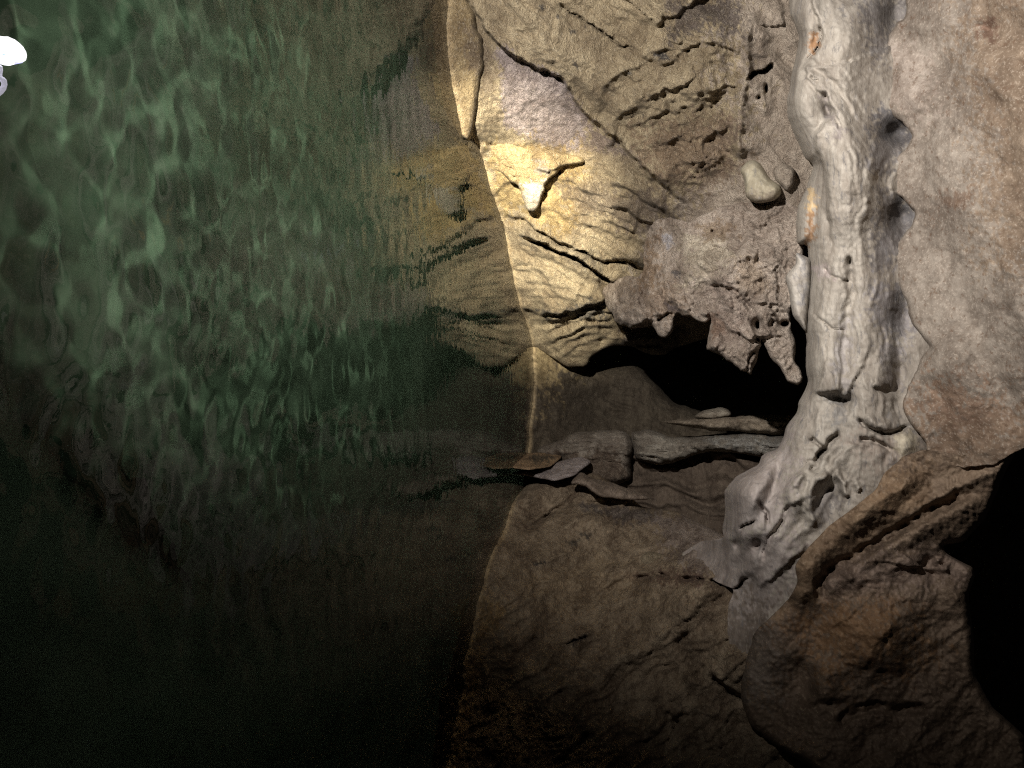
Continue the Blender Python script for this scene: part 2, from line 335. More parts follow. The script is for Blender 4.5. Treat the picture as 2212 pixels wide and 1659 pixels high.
wall_feats = [
    ('step', z3((60, -200), (290, 90), (350, 205), (430, 290), (520, 350), (680, 430), (780, 470), (870, 560), (930, 680), (1000, 750), (1130, 850), (1290, 1010), (1440, 1150), (1640, 1330))[::-1], 0.22, 170, 5, 1),
    ('crack', z3((780, 10), (850, 70), (960, 130), (1000, 160), (1080, 210), (1150, 270), (1300, 320)), 3.2, 0.10),
    ('step', zf((200, 330), (270, 280), (310, 190), (400, 200), (470, 180), (520, 90), (600, 60), (700, -20), (800, -120))[::-1], 0.119, 165, 5, 1), ('bump', *zf((800, 60))[0], 55, 26, 10, -0.16),
    ('step', zf((230, 720), (330, 690), (450, 650), (540, 560), (640, 480), (760, 450), (880, 480), (1000, 520), (1100, 560), (1180, 600))[::-1], 0.109, 75, 5, 1),
    ('step', zf((230, 880), (330, 800), (480, 740), (620, 720), (760, 700), (900, 720), (980, 700))[::-1], 0.040, 45, 4), ('step', zf((-40, 1100), (120, 980), (180, 930), (300, 950), (430, 980), (540, 920), (640, 850), (690, 830))[::-1], 0.074, 67, 4),
    ('step', zf((780, 1120), (880, 1000), (980, 930), (1080, 940), (1160, 980))[::-1], 0.059, 54, 5), ('step', zf((-100, 1420), (0, 1380), (120, 1310), (260, 1230), (400, 1160))[::-1], 0.090, 75, 5),
    ('step', zf((60, 1430), (250, 1330), (420, 1230), (560, 1220), (700, 1290))[::-1], 0.059, 75, 7), ('step', zf((300, 430), (420, 300), (560, 260), (720, 260), (900, 330), (1000, 290))[::-1], 0.050, 45, 6),
    ('step', zf((380, 520), (560, 420), (700, 400), (860, 430), (960, 480))[::-1], 0.050, 39, 5), ('step', zf((840, 620), (930, 560), (1040, 580), (1100, 640), (1160, 720))[::-1], 0.040, 36, 5),
    ('step', zf((500, 640), (640, 600), (800, 620), (950, 660), (1080, 720))[::-1], 0.030, 39, 5), ('step', zf((560, 850), (700, 790), (860, 800), (1000, 850))[::-1], 0.030, 39, 5), ('step', zf((200, 1180), (380, 1100), (560, 1040), (720, 1060))[::-1], 0.040, 51, 6),
    ('step', zf((830, 720), (940, 790), (1060, 860), (1130, 930))[::-1], 0.030, 36, 5), ('step', zf((100, 620), (220, 560), (330, 560))[::-1], 0.030, 45, 5),
    ('bump', *zf((760, 960))[0], 34, 24, -20, 0.10), ('bump', *zf((720, 560))[0], 40, 22, -20, 0.08),
    ('ridge', z3((1960, 150), (1950, 300), (1955, 450), (1920, 600), (1900, 750), (1890, 870), (1930, 1010)), 9, 0.10),
    ('step', z3((1930, 1000), (1890, 870), (1910, 700), (1955, 450), (1950, 250), (1980, 60)), 0.14, 60, 8),
    ('crack', z3((1965, 490), (2030, 450), (2060, 440), (2120, 410)), 6, 0.30),
    ('bump', *z3((2080, 550))[0], 4, 9, 0, -0.22), ('bump', *z3((2035, 605))[0], 4, 4, 0, -0.15),
    ('step', z3((2200, 150), (2100, 165), (2040, 150)), 0.1, 40, 3),
    ('bump', *z3((2100, 220))[0], 22, 18, 0, 0.08), ('bump', *z3((2040, 330))[0], 18, 12, 0, 0.05),
    ('bump', *z3((1870, 620))[0], 30, 16, 0, 0.07), ('bump', *z3((1640, 600))[0], 34, 22, 20, 0.07), ('bump', *z3((1500, 760))[0], 50, 18, -20, 0.08),
    ('bump', *z3((1560, 1000))[0], 40, 30, -20, 0.10), ('bump', *z3((1700, 1040))[0], 24, 20, -20, 0.06),
    # below the tongue
    ('step', z3((960, 730), (1060, 800), (1200, 920), (1270, 1000), (1330, 1070), (1400, 1130)), 0.05, 40, 3),
    ('step', zt((560, 230), (700, 330), (860, 640), (1000, 800)), 0.10, 60, 4),
    ('crack', z5((390, 368), (500, 400), (640, 470), (740, 510), (830, 570), (930, 640), (1010, 700)), 4.2, 0.22),
    ('step', z5((1010, 690), (930, 632), (830, 562), (740, 500), (640, 462), (500, 392), (390, 362)), 0.20, 30, 3.5),
    ('crack', z5((400, 270), (520, 345), (640, 410), (800, 470), (900, 525), (1050, 515), (1140, 570)), 3.4, 0.11),
    ('step', z5((1150, 570), (1050, 515), (900, 520), (800, 465), (640, 405), (520, 340), (400, 260), (230, 205)), 0.12, 60, 5),
    ('step', z5((680, 215), (850, 245), (1000, 300), (1120, 340))[::-1], 0.10, 26, 5), ('step', z5((700, 50), (880, 110), (1020, 190), (1130, 250))[::-1], 0.10, 28, 5), ('step', z5((640, 120), (800, 150), (960, 220), (1080, 290))[::-1], 0.07, 22, 5),
    ('step', z5((930, 20), (1080, 80), (1160, 150), (1300, 200))[::-1], 0.11, 26, 5), ('step', z5((640, 230), (820, 290), (960, 350), (1080, 400))[::-1], 0.07, 22, 5), ('step', z5((840, 20), (990, 100), (1100, 130))[::-1], 0.07, 20, 5), ('bump', *z5((1290, 300))[0], 36, 22, 20, -0.10),
    ('step', z5((500, 860), (640, 845), (760, 820), (850, 790), (940, 765))[::-1], 0.28, 60, 5), ('step', z5((370, 800), (470, 830), (560, 880), (640, 930))[::-1], 0.08, 40, 5),
    ('step', z5((540, 985), (620, 930), (700, 900), (830, 872), (980, 880))[::-1], 0.14, 26, 3.5), ('step', z5((570, 1050), (640, 990), (740, 950), (850, 920), (1000, 930))[::-1], 0.10, 24, 3.5), ('step', z5((600, 1090), (700, 1010), (800, 970), (900, 965))[::-1], 0.09, 22, 4),
    ('step', z5((640, 1120), (760, 1040), (900, 1000), (1040, 1005))[::-1], 0.12, 26, 4), ('step', z5((520, 925), (620, 885), (760, 850), (900, 830))[::-1], 0.10, 24, 4), ('step', z5((400, 640), (560, 660), (700, 700), (840, 760))[::-1], 0.08, 40, 5), ('step', z5((450, 740), (600, 740), (760, 770))[::-1], 0.08, 34, 5),
    ('step', z5((420, 480), (560, 500), (700, 560), (820, 640))[::-1], 0.06, 40, 5),
    ('step', z5((1380, 1050), (1200, 1040), (1040, 1020), (1020, 930)), 0.15, 60, 4),
    ('crack', z5((250, 265), (280, 300), (300, 340)), 4, 0.08), ('crack', z5((360, 560), (450, 540), (560, 560), (700, 640), (860, 720)), 4, 0.05),
]
purple = z3((400, 320), (460, 300), (560, 390), (650, 410), (760, 460), (850, 540), (910, 650), (960, 740), (965, 900), (950, 960), (850, 960), (700, 915), (560, 860), (460, 780), (430, 650), (430, 450))
wall_patches = [
    (S((1480, -300), (1900, -300), (1900, 700), (1430, 700), (1400, 500), (1560, 330), (1590, 200)), MAU, 60, 0.8),
    (z3((1250, 800), (1900, 720), (1930, 1100), (1500, 1150), (1280, 990)), (0.27, 0.2, 0.14), 30, 0.8),
    (purple, PURP, 10, 0.9),
    (z3((240, 120), (300, 200), (390, 400), (420, 650), (300, 560), (290, 300)), BRN, 14, 0.7),
    (z3((330, 930), (600, 900), (1000, 960), (800, 1600), (500, 1300), (390, 1300)), (0.50, 0.38, 0.17), 30, 0.8),
    (z3((960, 760), (1100, 850), (1280, 1000), (1100, 970), (980, 930)), (0.30, 0.25, 0.24), 12, 0.8),
    (z3((930, 960), (1250, 970), (1290, 1110), (1100, 1060), (900, 1000)), (0.50, 0.43, 0.30), 12, 0.8),
    (z5((590, 20), (1300, 100), (1350, 250), (1100, 330), (800, 200)), (0.2, 0.165, 0.135), 24, 0.7),
    (z5((430, 270), (1000, 560), (900, 600), (380, 380)), (0.30, 0.265, 0.2), 20, 0.8),
    (z5((540, 840), (700, 815), (920, 760), (930, 870), (700, 860), (560, 870)), (0.10, 0.10, 0.105), 12, 0.75),  # dark strip under the overhang: its shadow put into the colour
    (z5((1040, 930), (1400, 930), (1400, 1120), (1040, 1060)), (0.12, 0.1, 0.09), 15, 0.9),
    (z3((1460, 0), (1900, 0), (1950, 230), (1700, 150), (1480, 260)), (0.13, 0.11, 0.105), 16, 0.8),
    (z3((1380, 330), (1450, 330), (1500, 370), (1410, 380)), (0.08, 0.08, 0.085), 6, 0.9),
    (z5((1260, 360), (1330, 350), (1310, 440)), (0.5, 0.52, 0.58), 5, 0.9),
]
for i, (px, py, r) in enumerate([(680, 45, 9), (785, 105, 13), (705, 120, 8), (870, 190, 11), (945, 170, 8), (890, 405, 14), (1220, 450, 10), (1315, 715, 9), (1830, 640, 8), (1750, 1435, 5)]):
    cx_, cy_ = z3((px, py))[0]; k = r * .5
    wall_patches.append(([(cx_ - k, cy_ - k * .5), (cx_ + k * .3, cy_ - k * .6), (cx_ + k, cy_ + k * .5), (cx_ - k * .2, cy_ + k * .6)], (0.06, 0.06, 0.065), 4, 0.85))
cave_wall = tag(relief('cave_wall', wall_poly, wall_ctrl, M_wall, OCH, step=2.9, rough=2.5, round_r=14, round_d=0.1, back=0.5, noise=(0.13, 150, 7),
    grit=(.022, 26), strata=[(40, 260, 42, 0.030, S((900, -300), (1420, -300), (1480, 150), (1330, 300), (1200, 200), (1040, 60)))],
    saws=[(('arc', zf((760, 1700))[0][0], zf((760, 1700))[0][1], 0.80), 84, 0.14, S((1300, 130), (1420, 20), (1600, 0), (1660, 200), (1640, 400), (1330, 420), (1280, 270)), 0.55), (('line', 42), 150, 0.16, S((980, -300), (1440, -300), (1460, 60), (1330, 280), (1200, 190), (1060, 60)), 0.5),
        (('line', 27), 72, 0.11, S((1080, 400), (1330, 370), (1470, 460), (1430, 660), (1300, 640), (1100, 560)), 0.55), (('line', -16), 60, 0.12, S((1120, 640), (1420, 600), (1480, 900), (1140, 800)), 0.55),
        (('line', 64), 84, 0.11, S((1580, -200), (1740, -200), (1740, 430), (1590, 430)), 0.5), (('arc', zf((760, 1700))[0][0], zf((760, 1700))[0][1], 0.80), 58, 0.065, S((1330, 130), (1420, 70), (1580, 60), (1610, 200), (1610, 400), (1330, 400), (1300, 270))), (('arc', zf((760, 1700))[0][0], zf((760, 1700))[0][1], 0.80), 21, 0.035, S((1330, 130), (1420, 70), (1580, 60), (1610, 200), (1610, 420), (1330, 420), (1300, 270))),
        (('line', 40), 74, 0.06, S((980, -300), (1440, -300), (1460, 60), (1330, 280), (1200, 190), (1060, 60))), (('line', 38), 22, 0.02, S((980, -300), (1440, -300), (1460, 60), (1330, 280), (1200, 190), (1060, 60))),
        (('line', 24), 46, 0.085, S((1190, 370), (1330, 380), (1460, 460), (1420, 620), (1300, 560))), (('line', 24), 17, 0.03, S((1130, 400), (1330, 380), (1460, 460), (1420, 620), (1200, 520))),
        (('line', 32), 58, 0.07, S((1070, 470), (1250, 540), (1420, 640), (1350, 700), (1120, 660))), (('line', 30), 19, 0.03, S((1070, 470), (1250, 540), (1420, 640), (1350, 700), (1120, 660))),
        (('line', -18), 34, 0.085, S((1140, 670), (1420, 620), (1480, 900), (1150, 800))), (('line', -14), 13, 0.02, S((1140, 670), (1420, 620), (1480, 900), (1150, 800))),
        (('line', 62), 52, 0.04, S((1590, -200), (1740, -200), (1740, 420), (1600, 420)))],
    feats=wall_feats, patches=wall_patches, seed=11, scum=True), kind='structure')

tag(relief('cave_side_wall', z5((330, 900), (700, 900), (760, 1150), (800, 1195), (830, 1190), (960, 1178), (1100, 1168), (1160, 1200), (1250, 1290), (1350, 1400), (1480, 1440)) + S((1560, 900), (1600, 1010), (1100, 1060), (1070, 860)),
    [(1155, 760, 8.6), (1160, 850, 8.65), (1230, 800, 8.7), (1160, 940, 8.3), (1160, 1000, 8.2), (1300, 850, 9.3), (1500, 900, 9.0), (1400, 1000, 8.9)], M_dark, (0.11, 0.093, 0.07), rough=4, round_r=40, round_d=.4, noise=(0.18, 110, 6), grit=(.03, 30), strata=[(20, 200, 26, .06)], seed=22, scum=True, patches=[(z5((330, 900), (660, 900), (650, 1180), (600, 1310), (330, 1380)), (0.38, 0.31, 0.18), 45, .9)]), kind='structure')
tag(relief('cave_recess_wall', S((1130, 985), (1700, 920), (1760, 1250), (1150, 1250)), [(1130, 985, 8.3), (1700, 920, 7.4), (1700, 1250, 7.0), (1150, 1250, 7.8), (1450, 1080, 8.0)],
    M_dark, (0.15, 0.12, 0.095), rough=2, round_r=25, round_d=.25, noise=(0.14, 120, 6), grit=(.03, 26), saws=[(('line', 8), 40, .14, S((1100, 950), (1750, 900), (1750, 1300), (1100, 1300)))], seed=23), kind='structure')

slope_poly = S((860, 1800), (900, 1500), (950, 1300), (985, 1160)) + z8((230, 640), (330, 520), (420, 440), (560, 425), (650, 380), (720, 400), (800, 450), (900, 540), (1050, 560), (1240, 655), (1400, 700)) + S((1720, 1240), (1760, 1500), (1800, 1800))
slope_ctrl = [(975, 1620, 'w'), (1005, 1460, 'w'), (1040, 1290, 'w'), (1060, 1200, 'w'), (1110, 1085, 'w'), (1300, 1250, 6.35), (1300, 1500, 5.45), (1500, 1500, 5.35), (1480, 1230, 5.75), (1550, 1270, 5.4), (1590, 1340, 5.2), (1250, 1080, 7.3),
    (1420, 1090, 7.3), (1500, 1700, 5.2), (1200, 1700, 4.95), (1100, 1400, 5.55), (900, 1500, 4.9), (1700, 1300, 5.3), (1700, 1600, 5.1)]
slope_feats = [
    ('crack', z8((860, 850), (960, 830), (1080, 850), (1180, 855), (1290, 880)), 7, 0.12), ('step', z8((720, 830), (780, 790), (860, 780), (960, 830), (1080, 850), (1290, 880)), 0.12, 60, 6),
    ('ridge', z8((560, 640), (620, 590), (690, 590), (760, 650)), 12, 0.10), ('crack', z8((420, 640), (520, 560), (620, 520), (760, 520)), 7, 0.08),
    ('step', z8((1400, 650), (1240, 620), (1040, 560), (900, 520), (700, 520)), 0.10, 80, 6),
    ('crack', z8((470, 590), (560, 530), (640, 480)), 5, 0.06), ('crack', z8((1000, 1420), (1050, 1470), (1010, 1550)), 6, 0.06),
    ('crack', z8((520, 1650), (600, 1580), (680, 1510)), 8, 0.10), ('ridge', z8((600, 1140), (650, 1100), (700, 1060)), 8, 0.05),
    ('step', z8((240, 1050), (320, 980), (420, 920), (560, 870)), 0.07, 60, 5), ('crack', z8((560, 1130), (620, 1110), (670, 1085)), 3.5, 0.10),
    ('bump', *z8((1100, 1270))[0], 22, 14, 50, 0.10), ('bump', *z8((700, 840))[0], 60, 22, -20, 0.10), ('bump', *z8((480, 880))[0], 70, 26, -15, 0.06),
    ('crack', z8((740, 830), (800, 800), (850, 770)), 4, 0.08), ('crack', z8((1200, 1270), (1280, 1330), (1340, 1360)), 7, 0.10),
]
slope_patches = [
    (z8((430, 780), (490, 765), (500, 780), (450, 800)), (0.05, 0.05, 0.055), 5, 0.9), (z8((580, 690), (630, 680), (620, 705), (580, 705)), (0.05, 0.05, 0.05), 5, 0.8),
    (z8((640, 660), (680, 655), (670, 680)), (0.05, 0.05, 0.05), 5, 0.8), (z8((600, 1110), (670, 1085), (660, 1105), (610, 1130)), (0.05, 0.04, 0.04), 4, 0.9),
    (z8((640, 530), (900, 540), (1000, 600), (800, 600)), (0.13, 0.115, 0.115), 14, 0.8), (z8((960, 560), (1500, 560), (1500, 760), (1150, 840), (1000, 740)), (0.31, 0.27, 0.255), 26, 0.8),
    (z8((820, 840), (1000, 800), (1220, 850), (1100, 880)), (0.14, 0.09, 0.07), 12, 0.8), (z8((150, 1270), (230, 930), (340, 960), (240, 1080), (200, 1290), (110, 1659), (60, 1659)), (0.42, 0.31, 0.16), 16, 0.7),
    (z8((400, 850), (700, 760), (900, 900), (500, 1000)), (0.36, 0.29, 0.20), 40, 0.6)]
tag(relief('cave_slope', slope_poly, slope_ctrl, M_brown, BRN, step=3.2, rough=3, round_r=18, round_d=.2, back=0.6, noise=(0.12, 110, 7), grit=(.025, 26), strata=[(-35, 190, 34, .035)], saws=[(('line', -40), 190, .13, S((900, 1000), (1800, 1000), (1800, 1800), (800, 1800)), 0.55), (('line', -33), 80, .055, S((900, 1000), (1700, 1000), (1700, 1800), (800, 1800))), (('line', -36), 26, .022, S((900, 1000), (1700, 1000), (1700, 1800), (800, 1800)))], feats=slope_feats, patches=slope_patches, seed=31, scum=True), kind='structure')

ceil_poly = z4((1090, -300), (1105, 0), (1110, 90), (1050, 150), (990, 250), (960, 360), (950, 470), (915, 600), (940, 690), (1000, 740), (1080, 800), (1160, 885), (1100, 975), (1000, 1070), (970, 1180), (1000, 1240), (1100, 1300), (1172, 1400), (1150, 1470), (1060, 1570)) \
    + z6((1380, 80), (1350, 200), (1400, 380), (1450, 500), (1465, 600), (1520, 680), (1600, 770), (1520, 880), (1470, 1000), (1405, 1160), (1470, 1280), (1575, 1400), (1600, 1520), (1800, 1560), (2000, 1540), (2210, 1430)) + S((2330, 850), (2420, 500), (2420, -120))
ceil_ctrl = [(1930, 0, 4.42), (1930, 250, 4.45), (1960, 500, 4.42), (1960, 900, 4.35), (2212, 0, 3.55), (2212, 500, 3.6), (2212, 900, 3.85), (2080, 400, 3.95), (2060, 1000, 4.2), (2400, 300, 3.2)]
tag(relief('cave_ceiling', ceil_poly, ceil_ctrl, M_ceil, CEI, rough=7, round_r=6, round_d=.05, back=0.6, noise=(0.09, 190, 6), grit=(.006, 24), saws=[(('line', 60), 200, .06, S((1900, -100), (2400, -100), (2400, 1000), (1900, 1000)), 0.5)], weld=[z6((1380, 1300), (1560, 1440), (2400, 1250), (2400, 1800), (1400, 1700))], seed=41,
    feats=[('bump', *z4((1640, 190))[0], 20, 14, 0, -0.06), ('bump', *z4((1230, 620))[0], 60, 40, 0, 0.06), ('bump', *z6((1700, 900))[0], 90, 60, 30, 0.08)],
    patches=[(z4((1500, -100), (2200, -100), (2200, 1800), (1650, 1700), (1600, 800), (1480, 400)), (0.20, 0.155, 0.115), 60, 0.8),
             (z4((1570, 160), (1680, 140), (1670, 250), (1580, 230)), (0.14, 0.09, 0.07), 16, 0.8), (z4((1350, 1280), (1500, 1260), (1520, 1330), (1380, 1350)), (0.15, 0.105, 0.08), 20, 0.7),
             (z6((1700, 1000), (2300, 1200), (2300, 1500), (1650, 1400), (1480, 1150)), (0.22, 0.15, 0.11), 50, 0.8),
             (z4((980, 250), (1250, 350), (1300, 750), (1180, 820), (960, 620)), (0.32, 0.285, 0.26), 30, 0.7), (z6((1450, 1230), (1800, 1300), (2300, 1150), (2400, 1700), (1400, 1700)), (0.19, 0.145, 0.11), 50, 0.85)]), kind='structure')

# ------------------------------------------------------------------ flowstone column and its hanging edge
col_poly = z4((300, -300), (340, 0), (345, 100), (405, 220), (400, 320), (360, 480), (350, 570), (330, 650), (330, 740), (345, 800), (400, 930), (450, 1040), (505, 1080), (470, 1200), (400, 1350), (390, 1480), (395, 1600)) \
    + z6((795, 100), (808, 300), (790, 420), (780, 600), (790, 760), (785, 900), (800, 1000), (770, 1080), (742, 1120), (735, 1190), (655, 1290), (640, 1360), (600, 1440), (492, 1480), (480, 1540)) \
    + z7((380, 215), (315, 290), (320, 400), (305, 490), (315, 525), (200, 540), (100, 600), (170, 680), (280, 740), (370, 780), (335, 860), (330, 1000), (360, 1150), (420, 1250), (560, 1250), (640, 1000), (800, 700), (1000, 450), (1200, 300), (1350, 150)) \
    + S((2040, 1000), (2030, 880), (2060, 800), (2040, 700), (2000, 600), (2010, 480), (2010, 300), (1990, 100), (1990, -100))
col_ctrl = [(1740, -50, 4.62), (1740, 300, 4.62), (1740, 600, 4.65), (1760, 900, 4.62), (1850, 0, 4.48), (1850, 300, 4.48), (1850, 600, 4.46), (1850, 900, 4.45), (1990, 0, 4.54), (1990, 300, 4.54), (2010, 480, 4.54), (2000, 700, 4.52), (2010, 950, 4.45),
    (1620, 1080, 4.85), (1590, 1150, 4.9), (1700, 1100, 4.68), (1640, 1330, 5.0), (1800, 1100, 4.55), (1700, 1250, 4.8)]
col_feats = [
    ('bump', *z4((1060, 870))[0], 30, 26, 0, -0.20), ('bump', *z4((1080, 1420))[0], 30, 36, 0, -0.20), ('bump', *z4((1040, 120))[0], 30, 50, 0, -0.14), ('bump', *z6((1430, 560))[0], 26, 50, 0, -0.14), ('bump', *z6((1400, 950))[0], 24, 60, 0, -0.14),
    ('bump', *z4((440, 650))[0], 40, 90, -8, 0.203), ('bump', *z4((740, 1000))[0], 55, 110, -14, 0.232), ('bump', *z4((700, 300))[0], 50, 90, 10, 0.145), ('bump', *z4((720, 1450))[0], 60, 110, 0, 0.145), ('bump', *z4((470, 100))[0], 28, 80, 10, 0.116),
    
    ('bump', *z7((430, 250))[0], 50, 60, 0, 0.16), ('bump', *z7((680, 330))[0], 22, 50, 10, 0.12), ('bump', *z7((560, 250))[0], 14, 60, 20, -0.10),
    ('step', z4((470, 380), (445, 440), (470, 500), (590, 640), (615, 730), (590, 800), (520, 870), (512, 960), (570, 1080), (600, 1200), (600, 1400), (640, 1659))[::-1], 0.12, 150, 6),
    ('crack', z4((470, 470), (560, 580), (610, 680), (680, 860)), 5, 0.05), ('crack', z4((540, 130), (560, 230), (540, 300), (460, 390)), 4, 0.06),
    ('step', z4((460, 400), (550, 300), (560, 200), (500, 40), (480, -80)), 0.09, 110, 5),
    ('bump', *z4((600, 730))[0], 10, 22, -20, -0.10), ('bump', *z4((500, 1480))[0], 12, 60, 8, -0.08), ('bump', *z4((510, 280))[0], 10, 30, 12, -0.05),
    ('crack', z6((1074, 190), (1080, 330), (1085, 450), (1055, 620), (1045, 800), (1040, 1000), (1055, 1120), (1010, 1290)), 13, 0.03),
    ('bump', *z6((1073, 215))[0], 4, 9, 0, -0.10),
    ('crack', z6((890, 260), (940, 310), (1010, 335), (1080, 345)), 3.5, 0.035), ('crack', z6((830, 560), (900, 600), (950, 655), (1050, 660)), 3.5, 0.03),
    ('bump', *z6((960, 300))[0], 40, 60, 0, 0.06), ('bump', *z6((930, 560))[0], 36, 60, 0, 0.08), ('bump', *z6((900, 900))[0], 36, 60, 0, 0.10), ('bump', *z6((1220, 900))[0], 44, 90, 0, 0.10), ('bump', *z6((1200, 450))[0], 44, 100, 0, 0.08),
    ('step', z6((1060, 1110), (980, 1070), (900, 1080), (840, 1060)), 0.12, 60, 6), ('bump', *z6((1000, 1110))[0], 24, 14, 10, -0.10), ('bump', *z6((1320, 1050))[0], 20, 10, 0, -0.08),
    ('step', z6((1360, 1050), (1280, 1050), (1200, 1020)), 0.06, 40, 5),
    ('crack', z6((1130, 1240), (1210, 1320), (1340, 1340), (1470, 1290)), 5, 0.07), ('crack', z6((1130, 1370), (1260, 1390), (1360, 1470)), 7, 0.06), ('ridge', z6((1180, 1220), (1250, 1290), (1350, 1290)), 12, 0.05),
    ('bump', *z6((1440, 1410))[0], 26, 24, 20, 0.08), ('crack', z6((820, 1360), (900, 1440), (800, 1550)), 6, 0.06), ('crack', z6((1000, 1330), (900, 1450), (820, 1600)), 8, 0.07),
    ('ridge', z7((740, 480), (745, 300), (760, 230), (840, 210)), 12, 0.10), ('ridge', z7((640, 370), (640, 270), (720, 200)), 12, 0.08), ('bump', *z7((840, 330))[0], 26, 40, 20, -0.12),
    ('ridge', z7((920, 330), (900, 250), (860, 200)), 8, 0.08), ('ridge', z7((980, 290), (960, 250)), 7, 0.06),
    ('crack', z7((395, 490), (420, 460), (470, 440)), 3.5, 0.09), ('bump', *z7((380, 560))[0], 8, 14, 0, -0.14), ('bump', *z7((480, 560))[0], 12, 12, 0, -0.14), ('crack', z7((360, 780), (400, 740), (430, 720)), 5, 0.13),
    ('step', z7((740, 560), (640, 640), (560, 720), (480, 780)), 0.06, 60, 6), ('crack', z7((640, 360), (600, 440), (540, 520), (500, 640)), 6, 0.06), ('bump', *z7((450, 330))[0], 40, 40, 0, 0.10),
    ('crack', z7((480, 340), (530, 400), (520, 470)), 5, 0.06)]
col_patches = [
    (z7((100, 520), (560, 480), (700, 560), (560, 900), (400, 1300), (250, 1000)), (0.29, 0.26, 0.255), 30, 0.8), (z7((250, 850), (520, 860), (640, 1000), (600, 1500), (300, 1400)), (0.17, 0.145, 0.125), 50, 0.9), (z7((300, 100), (640, -100), (640, 500), (300, 540)), (0.34, 0.31, 0.305), 30, 0.85),  # dark root patch: own grey plus light falloff put into the colour
    (z4((780, 20), (1130, -20), (1120, 110), (1000, 200), (960, 440), (890, 380), (850, 280), (830, 160)), GREYD, 20, 0.9),
    (z4((880, 820), (960, 690), (1010, 740), (1200, 880), (1000, 1120), (960, 1180), (860, 1100), (880, 960)), GREYD, 16, 0.92),
    (z4((930, 740), (1000, 740), (1150, 870), (1100, 930), (900, 900)), (0.13, 0.13, 0.14), 14, 0.9),
    (z4((920, 1210), (1010, 1240), (1200, 1400), (1050, 1680), (880, 1660), (930, 1400)), GREYD, 16, 0.92), (z4((1080, 1290), (1190, 1400), (1150, 1500), (1050, 1400)), (0.13, 0.13, 0.14), 16, 0.85),
    (z6((1240, 0), (1500, 0), (1380, 120), (1350, 230), (1250, 260), (1200, 100)), GREYD, 16, 0.85), (z6((1200, 380), (1390, 360), (1480, 600), (1400, 760), (1300, 700), (1220, 600)), (0.25, 0.245, 0.26), 26, 0.9),
    (z6((1300, 760), (1420, 760), (1370, 1040), (1290, 1000)), (0.30, 0.29, 0.30), 18, 0.7), (z4((470, 250), (530, 200), (540, 290), (480, 360)), (0.28, 0.16, 0.08), 8, 0.9),
    (z4((470, 1360), (520, 1380), (500, 1560), (440, 1640)), (0.25, 0.15, 0.08), 8, 0.9), (z4((470, 1250), (520, 1250), (510, 1350), (470, 1380)), (0.55, 0.42, 0.24), 8, 0.8),
    (z6((1020, 580), (1080, 580), (1050, 1050), (980, 900)), (0.33, 0.32, 0.33), 14, 0.7), (z6((880, 1080), (1060, 1080), (1050, 1260), (960, 1330), (980, 1180)), (0.2, 0.2, 0.2), 12, 0.8),
    (z6((820, 240), (900, 230), (960, 330), (860, 340)), (0.42, 0.38, 0.38), 10, 0.8), (z4((560, 620), (700, 860), (680, 930), (600, 780)), (0.24, 0.22, 0.22), 12, 0.8),
    (z6((1050, 1370), (1500, 1330), (1600, 1520), (1300, 1570), (1100, 1480)), (0.32, 0.28, 0.25), 26, 0.7), (z6((1350, 1360), (1480, 1320), (1520, 1450), (1400, 1500)), (0.5, 0.47, 0.38), 8, 0.9),
    (z7((730, 350), (830, 250), (900, 340), (800, 460)), (0.18, 0.17, 0.17), 14, 0.8)]
SD_ = tps(slope_ctrl)
col_ctrl += [(X, Y, float(SD_(np.array([X]), np.array([Y]))[0]) - .03) for X, Y in z7((110, 600), (180, 680), (280, 735), (210, 550), (340, 860), (335, 1000), (370, 1150), (430, 1240))]
column = relief('flowstone_column', col_poly, col_ctrl, M_flow, PALE, rough=3, round_r=45, round_d=.32, back=0.25, noise=(0.05, 130, 5), grit=(.010, 22), weld=[z7((-100, 500), (330, 500), (560, 640), (640, 900), (600, 1500), (-100, 1500))], feats=col_feats, patches=col_patches, strata=[(50, 260, 26, .010, z4((350, 300), (1000, 500), (900, 900), (500, 900))), (88, 300, 24, .016, z4((350, 900), (1100, 900), (1100, 3400), (350, 3400)))], saws=[(('line', 52), 60, .018, z4((330, 250), (900, 400), (900, 900), (450, 1000))), (('line', 93), 70, .022, z4((380, 1000), (1000, 1000), (1000, 3300), (380, 3300))), (('line', 130), 46, .045, z7((300, 100), (1200, 50), (900, 500), (400, 900), (200, 700)))], seed=51)
tag(column, 'tall pale fluted flowstone column streaked with dark grey, between the hanging stalactites and the ceiling', 'flowstone column')

relief('flowstone_flange', z6((716, 150), (722, 230), (648, 312), (672, 400), (690, 520), (700, 570), (745, 625), (790, 690), (800, 560), (820, 400), (820, 200)), [(1700, 620, 4.72), (1740, 600, 4.70), (1730, 700, 4.74), (1730, 570, 4.72)],
    M_flow, (0.37, 0.355, 0.33), rough=1.5, round_r=16, round_d=.12, back=.12, noise=(.015, 60, 4), seed=55, parent=column,
    patches=[(z6((730, 60), (800, 60), (790, 560), (750, 500)), (0.24, 0.24, 0.25), 14, 0.8)])

